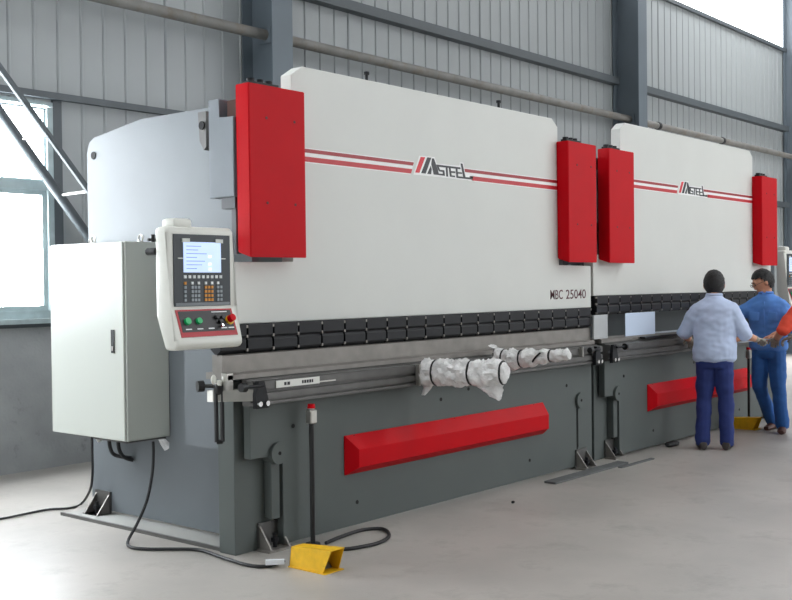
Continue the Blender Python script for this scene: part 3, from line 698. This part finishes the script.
def hand(mb, wrist, d, nrm, curl=.9, size=1., side=1):
    """palm and five bent fingers; d: pointing direction, nrm: towards the palm side"""
    d = d.normalized(); nrm = (nrm-d*nrm.dot(d)).normalized(); s = d.cross(nrm)*side
    q = size
    mb.loft([(wrist-d*.02*q, s*.026*q, nrm*.02*q), (wrist+d*.02*q, s*.034*q, nrm*.018*q), (wrist+d*.06*q, s*.042*q, nrm*.016*q), (wrist+d*.09*q, s*.042*q, nrm*.014*q), (wrist+d*.1*q, s*.03*q, nrm*.009*q)], 12)
    for k, (off, ln) in enumerate(((-.033, .068), (-.011, .08), (.011, .075), (.032, .058))):
        a = wrist+d*.088*q+s*off*q; ang = 0; pts = [a]
        for j in range(3):
            ang += curl*(.55 if j == 0 else .75)
            a = a+(d*math.cos(ang)+nrm*math.sin(ang))*ln*q*(.45, .32, .26)[j]; pts.append(a)
        limb(mb, pts, [.0105*q, .01*q, .009*q, .008*q], 8)
    a = wrist+d*.03*q-s*.035*q; b_ = a+(d*.6-s*.7+nrm*.35)*.04*q; c = b_+(d*.85+nrm*.5)*.035*q
    limb(mb, [a, b_, c], [.013*q, .0115*q, .009*q], 8)
def person(label, base, fwd, pose, top, trousers_m, shoe_m, glove_m=None, glasses=False, seed=1):
    f = Vector((fwd[0], fwd[1], 0)).normalized(); r = Vector((f.y, -f.x, 0)); U = Vector((0, 0, 1)); B = Vector((base[0], base[1], 0))
    def W(*v):
        if len(v) == 1 and isinstance(v[0], Vector): return v[0]-B      # given as a point of the hall
        if len(v) == 1: v = v[0]
        return r*v[0] + f*v[1] + U*v[2]
    HS = pose.get('hs', 1.08)
    t = thing('person', label, 'person', (base[0], base[1], 0))
    ln = pose.get('lean', 0.); bend = lambda z: ln*max(0, (z-.9))/.6
    T = lambda s, a, z: W(s, a+bend(z), z)
    hc = W(pose['head']); hf = Vector(pose['look']).normalized(); hr = hf.cross(U).normalized(); hu = hr.cross(hf)*HS; hr = hr*HS; hf = hf*HS
    nb = T(0, -.01, 1.46)
    # ---- body
    b = MB()
    b.ball(hc, .074, .092, .105, (hr, hf, hu), 20, 14)
    b.ball(hc+hf*.028-hu*.055, .054, .062, .062, (hr, hf, hu)); b.ball(hc+hf*.07-hu*.095, .024, .022, .02, (hr, hf, hu))
    b.loft([(hc+hf*.088+hu*.02, hr*.008, hu*.006), (hc+hf*.098, hr*.011, hu*.02), (hc+hf*.108-hu*.02, hr*.016, hu*.014), (hc+hf*.085-hu*.03, hr*.014, hu*.01)], 10)
    b.ball(hc+hf*.082+hu*.028, .05, .012, .012, (hr, hf, hu)); b.ball(hc+hf*.078-hu*.062, .026, .012, .010, (hr, hf, hu))
    for s in (-1, 1): b.ball(hc+hr*(s*.078)-hf*.005-hu*.008, .012, .02, .032, (hr, hf, hu), 10, 8)
    limb(b, [nb-U*.04, (nb+hc)/2-hf*.02, hc-hf*.015-hu*.04], [.062, .054, .056])
    b.loft([(T(0, 0, .90), r*.12, f*.09), (T(0, 0, 1.1), r*.13, f*.09), (T(0, 0, 1.3), r*.15, f*.09), (T(0, 0, 1.40), r*.13, f*.07), (T(0, 0, 1.48), r*.05, f*.05)])
    gl = MB()
    for s, k in ((-1, 'L'), (1, 'R')):
        sh, el, wr = T(s*.14, 0, 1.36), W(pose['elbow'+k]), W(pose['wrist'+k])
        limb(b, [sh, (sh+el)/2, el, (el*2+wr)/3, wr], [.05, .046, .042, .041, .029])
        hd = Vector(pose.get('hand'+k, (0, 0, 0))); dv = (r*hd.x+f*hd.y+U*hd.z) if hd.length else (wr-el)
        if glove_m:
            limb(gl if k == 'R' else gl, [wr-(wr-el).normalized()*.03, wr], [.036, .034]); hand(gl, wr, dv, -U, pose.get('curl', .8), 1.08, s)
            if k == 'L': remesh(gl, 'glove', glove_m, t, .005, smooth_it=2); gl = MB()
            else: remesh(gl, 'glove', glove_m, t, .005, smooth_it=2)
        else: hand(b, wr, dv, -U, pose.get('curl', .8), 1., s)
        hp, kn, an = W(s*.09, 0, .88), W(pose['knee'+k]), W(pose['ankle'+k])
        limb(b, [hp, kn, an], [.07, .045, .035])
    body = remesh(b, 'body', skin_m, t, .0065, smooth_it=3)
    # ---- face details
    if pose.get('face', True):
        e = MB()
        for s in (-1, 1): e.ball(hc+hr*(s*.032)+hf*.086+hu*.012, .012, .006, .006, (hr, hf, hu), 8, 6)
        e.build('eyes', mat('eye_dark', (30, 22, 20), .3), body, smooth=True)
        e = MB()
        for s in (-1, 1): e.ball(hc+hr*(s*.033)+hf*.09+hu*.034, .018, .006, .005, (hr, hf, hu), 8, 6)
        e.build('eyebrows', hair_m, body, smooth=True)
        e = MB(); e.ball(hc+hf*.089-hu*.062, .023, .005, .006, (hr, hf, hu), 10, 6); e.build('lips', mat('lips', (160, 92, 84), .5), body, smooth=True)
    if glasses:
        g = MB()
        for s in (-1, 1):
            c = hc+hr*(s*.034)+hf*.108+hu*.008
            g.tube([c+hr*(.025*math.cos(a))+hu*(.018*math.sin(a)) for a in [k*math.pi/8 for k in range(16)]], .0022, 6, closed=True)
            g.tube([c+hr*(s*.025), hc+hr*(s*.078)+hf*.06+hu*.012, hc+hr*(s*.083)-hf*.01+hu*.006], .002, 6)
        g.tube([hc-hr*.009+hf*.11+hu*.01, hc+hr*.009+hf*.11+hu*.01], .002, 6)
        g.build('glasses', mat('glasses_frame', (60, 44, 44), .3), t)
    # ---- hair
    h = MB(); h.ball(hc+hu*.012-hf*.008, .088, .106, .114, (hr, hf, hu), 40, 30)
    kill = []
    for v in h.bm.verts:
        q = (v.co-hc)/HS**2; a, z, s = q.dot(hf), q.dot(hu), abs(q.dot(hr))
        lim = -.088 if a < -.02 else (-.085+(a+.02)*2.6 if a < .03 else .048+max(0, (a-.03))*.25)
        if z < lim: kill.append(v)
    bmesh.ops.delete(h.bm, geom=kill, context='VERTS')
    for v in h.bm.verts: v.co += (v.co-hc).normalized()*(noise.noise(v.co*45)*.005+noise.noise(v.co*110)*.003)
    bmesh.ops.recalc_face_normals(h.bm, faces=h.bm.faces); bmesh.ops.solidify(h.bm, geom=h.bm.faces[:], thickness=.008)
    h.build('hair', hair_m, t, smooth=True)
    # ---- shirt
    s_ = MB(); hem = pose.get('hem', .88)
    s_.loft([(T(0, -.005, hem), r*.175, f*.118), (T(0, -.005, hem+.03), r*.205, f*.145), (T(0, -.005, hem+.10), r*.212, f*.15), (T(0, 0, 1.12), r*.198, f*.138), (T(0, 0, 1.28), r*.208, f*.14), (T(0, -.005, 1.37), r*.212, f*.13), (T(0, -.01, 1.425), r*.19, f*.108), (T(0, -.01, 1.465), r*.135, f*.09), (T(0, -.01, 1.49), r*.09, f*.078), (T(0, -.005, 1.515), r*.074, f*.07)], 24)
    for s, k in ((-1, 'L'), (1, 'R')):
        sh, el, wr = T(s*.15, -.005, 1.365), W(pose['elbow'+k]), W(pose['wrist'+k])
        if pose.get('long', False): limb(s_, [sh, (sh+el)/2, el, (el+wr*3)/4], [.082, .07, .062, .05])
        else:
            e2 = sh+(el-sh)*pose.get('sleeve', .92); limb(s_, [sh, sh+(e2-sh)*.3, (sh+e2)/2, e2-(e2-sh)*.1, e2], [.085, .086, .08, .074, .072])
    shirt = remesh(s_, 'shirt', top, t, .0105, .011, 7, seed, 3)
    # collar
    c = MB(); cn = T(0, 0, 1.515)
    ring = [cn+r*(.066*math.cos(a))+f*(.064*math.sin(a)) for a in [k*math.pi/12+math.pi/2+.25 for k in range(23)]]
    c.tube(ring, .016, 8); c.build('collar', top, shirt, smooth=True)
    if pose.get('pockets'):
        for s in (-1, 1):
            p0 = T(s*.095, .142, 1.27); q = MB()
            q.loft([(p0-U*.055, r*.048, f*.012), (p0-U*.05, r*.05, f*.014), (p0+U*.03, r*.052, f*.014), (p0+U*.036, r*.05, f*.012)], 12); q.build('pocket', top, shirt, smooth=True)
        q = MB(); q.loft([(T(0, .125, hem+.06), r*.012, f*.02), (T(0, .13, 1.12), r*.012, f*.012), (T(0, .132, 1.28), r*.012, f*.012), (T(0, .10, 1.42), r*.012, f*.015)], 8); q.build('placket', top, shirt)
    # ---- trousers
    tr = MB()
    tr.loft([(W(0, 0, .80), r*.16, f*.115), (W(0, 0, .86), r*.178, f*.125), (W(0, 0, .93), r*.17, f*.115), (W(0, 0, .99), r*.158, f*.105)], 20)
    for s, k in ((-1, 'L'), (1, 'R')):
        hp, kn, an = W(s*.085, 0, .85), W(pose['knee'+k]), W(pose['ankle'+k])
        limb(tr, [hp, (hp+kn)/2, kn, (kn+an)/2, an-(an-kn).normalized()*.0], [.098, .09, .078, .072, .074])
    remesh(tr, 'trousers', trousers_m, t, .0105, .010, 6, seed+3, 3)
    # ---- shoes
    for s, k in ((-1, 'L'), (1, 'R')):
        an = W(pose['ankle'+k]); td = W(s*.18, 1, 0).normalized(); sd = Vector((td.y, -td.x, 0)); g0 = Vector((an.x, an.y, an.z-.08))
        q = MB(); q.loft([(g0-td*.075+U*.03, sd*.03, U*.028), (g0-td*.06+U*.045, sd*.038, U*.043), (g0+U*.05, sd*.042, U*.048), (g0+td*.07+U*.038, sd*.045, U*.036), (g0+td*.14+U*.03, sd*.045, U*.028), (g0+td*.185+U*.025, sd*.028, U*.022)], 14)
        for v in q.bm.verts: v.co.z = max(v.co.z, g0.z+.002)
        q.build('shoe', shoe_m, t, smooth=True)
    return t
lightblue = mat('light_blue_cotton', (190, 204, 232), .8, noise_amt=.04, scale=14)
navy = mat('navy_cotton', (34, 50, 110), .8, noise_amt=.1, scale=12)
workblue = mat('work_blue_cotton', (88, 140, 214), .8, noise_amt=.08, scale=12)
workblue2 = mat('work_blue_trousers', (40, 92, 158), .8, noise_amt=.12, scale=10)
orange_red = mat('orange_red_cotton', (226, 76, 52), .8, noise_amt=.05, scale=10)
glove = mat('knit_glove', (150, 144, 134), .9, noise_amt=.2, scale=60)
brownshoe = mat('brown_shoe', (84, 52, 44), .5); darkshoe = mat('dark_shoe', (52, 44, 42), .5)
person('person in light blue shirt and navy trousers seen from behind at the right press brake', (5.70, -.54), (.914, .405),
       dict(head=(.0, .03, 1.615), look=(.88, .40, -.12), elbowL=(-.29, .06, 1.13), wristL=(-.24, .30, 1.06), elbowR=(.29, .03, 1.12), wristR=(.395, .21, 1.07), handR=(.5, 1, -.1),
            kneeL=(-.10, .03, .48), ankleL=(-.12, -.01, .08), kneeR=(.10, .03, .48), ankleR=(.11, .02, .08), hem=.86, sleeve=.98, face=False, hs=1.16), lightblue, navy, darkshoe, glove, seed=1)
person('person in blue work suit and glasses bending over the sheet', (7.29, -.47), (-.95, -.10),
       dict(head=(.03, .11, 1.635), look=(-.56, .74, -.50), lean=.10, elbowL=(-.27, .06, 1.14), wristL=(-.12, .30, 1.06), elbowR=(.38, .10, 1.22), wristR=(.26, .36, 1.09),
            kneeL=(-.12, .08, .48), ankleL=(-.16, .08, .08), kneeR=(.09, .06, .48), ankleR=(.0, -.17, .08), hem=.88, sleeve=.99, pockets=True, hs=1.14), workblue, workblue2, brownshoe, None, True, 5)
person('person in orange-red shirt reaching to the strip beside the blue work suit', (6.86, -1.13), (.15, .99),
       dict(head=(.03, .10, 1.60), look=(.2, .9, -.4), lean=.12, elbowL=Vector((6.56, -.88, 1.125)), wristL=Vector((6.80, -.74, 1.04)), elbowR=(.27, .12, 1.14), wristR=(.2, .36, 1.05),
            kneeL=(-.10, .03, .48), ankleL=(-.12, .0, .08), kneeR=(.10, .03, .48), ankleR=(.11, -.02, .08), hem=.86), orange_red, workblue2, darkshoe, glove, seed=8)
galv = mat('galvanised_sheet', (186, 194, 204), .35, metal=.5)
st = MB().box(6.1, 7.16, -.66, -.57, 1.028, 1.031).build('held_strip', galv)
tag(st, 'narrow metal strip held up between the workers', 'metal strip')
st = MB().box(5.62, 7.0, -.015, .15, 1.131, 1.134).build('sheet_on_die', galv)
tag(st, 'bright metal sheet lying flat on the table of the right press brake', 'metal sheet')
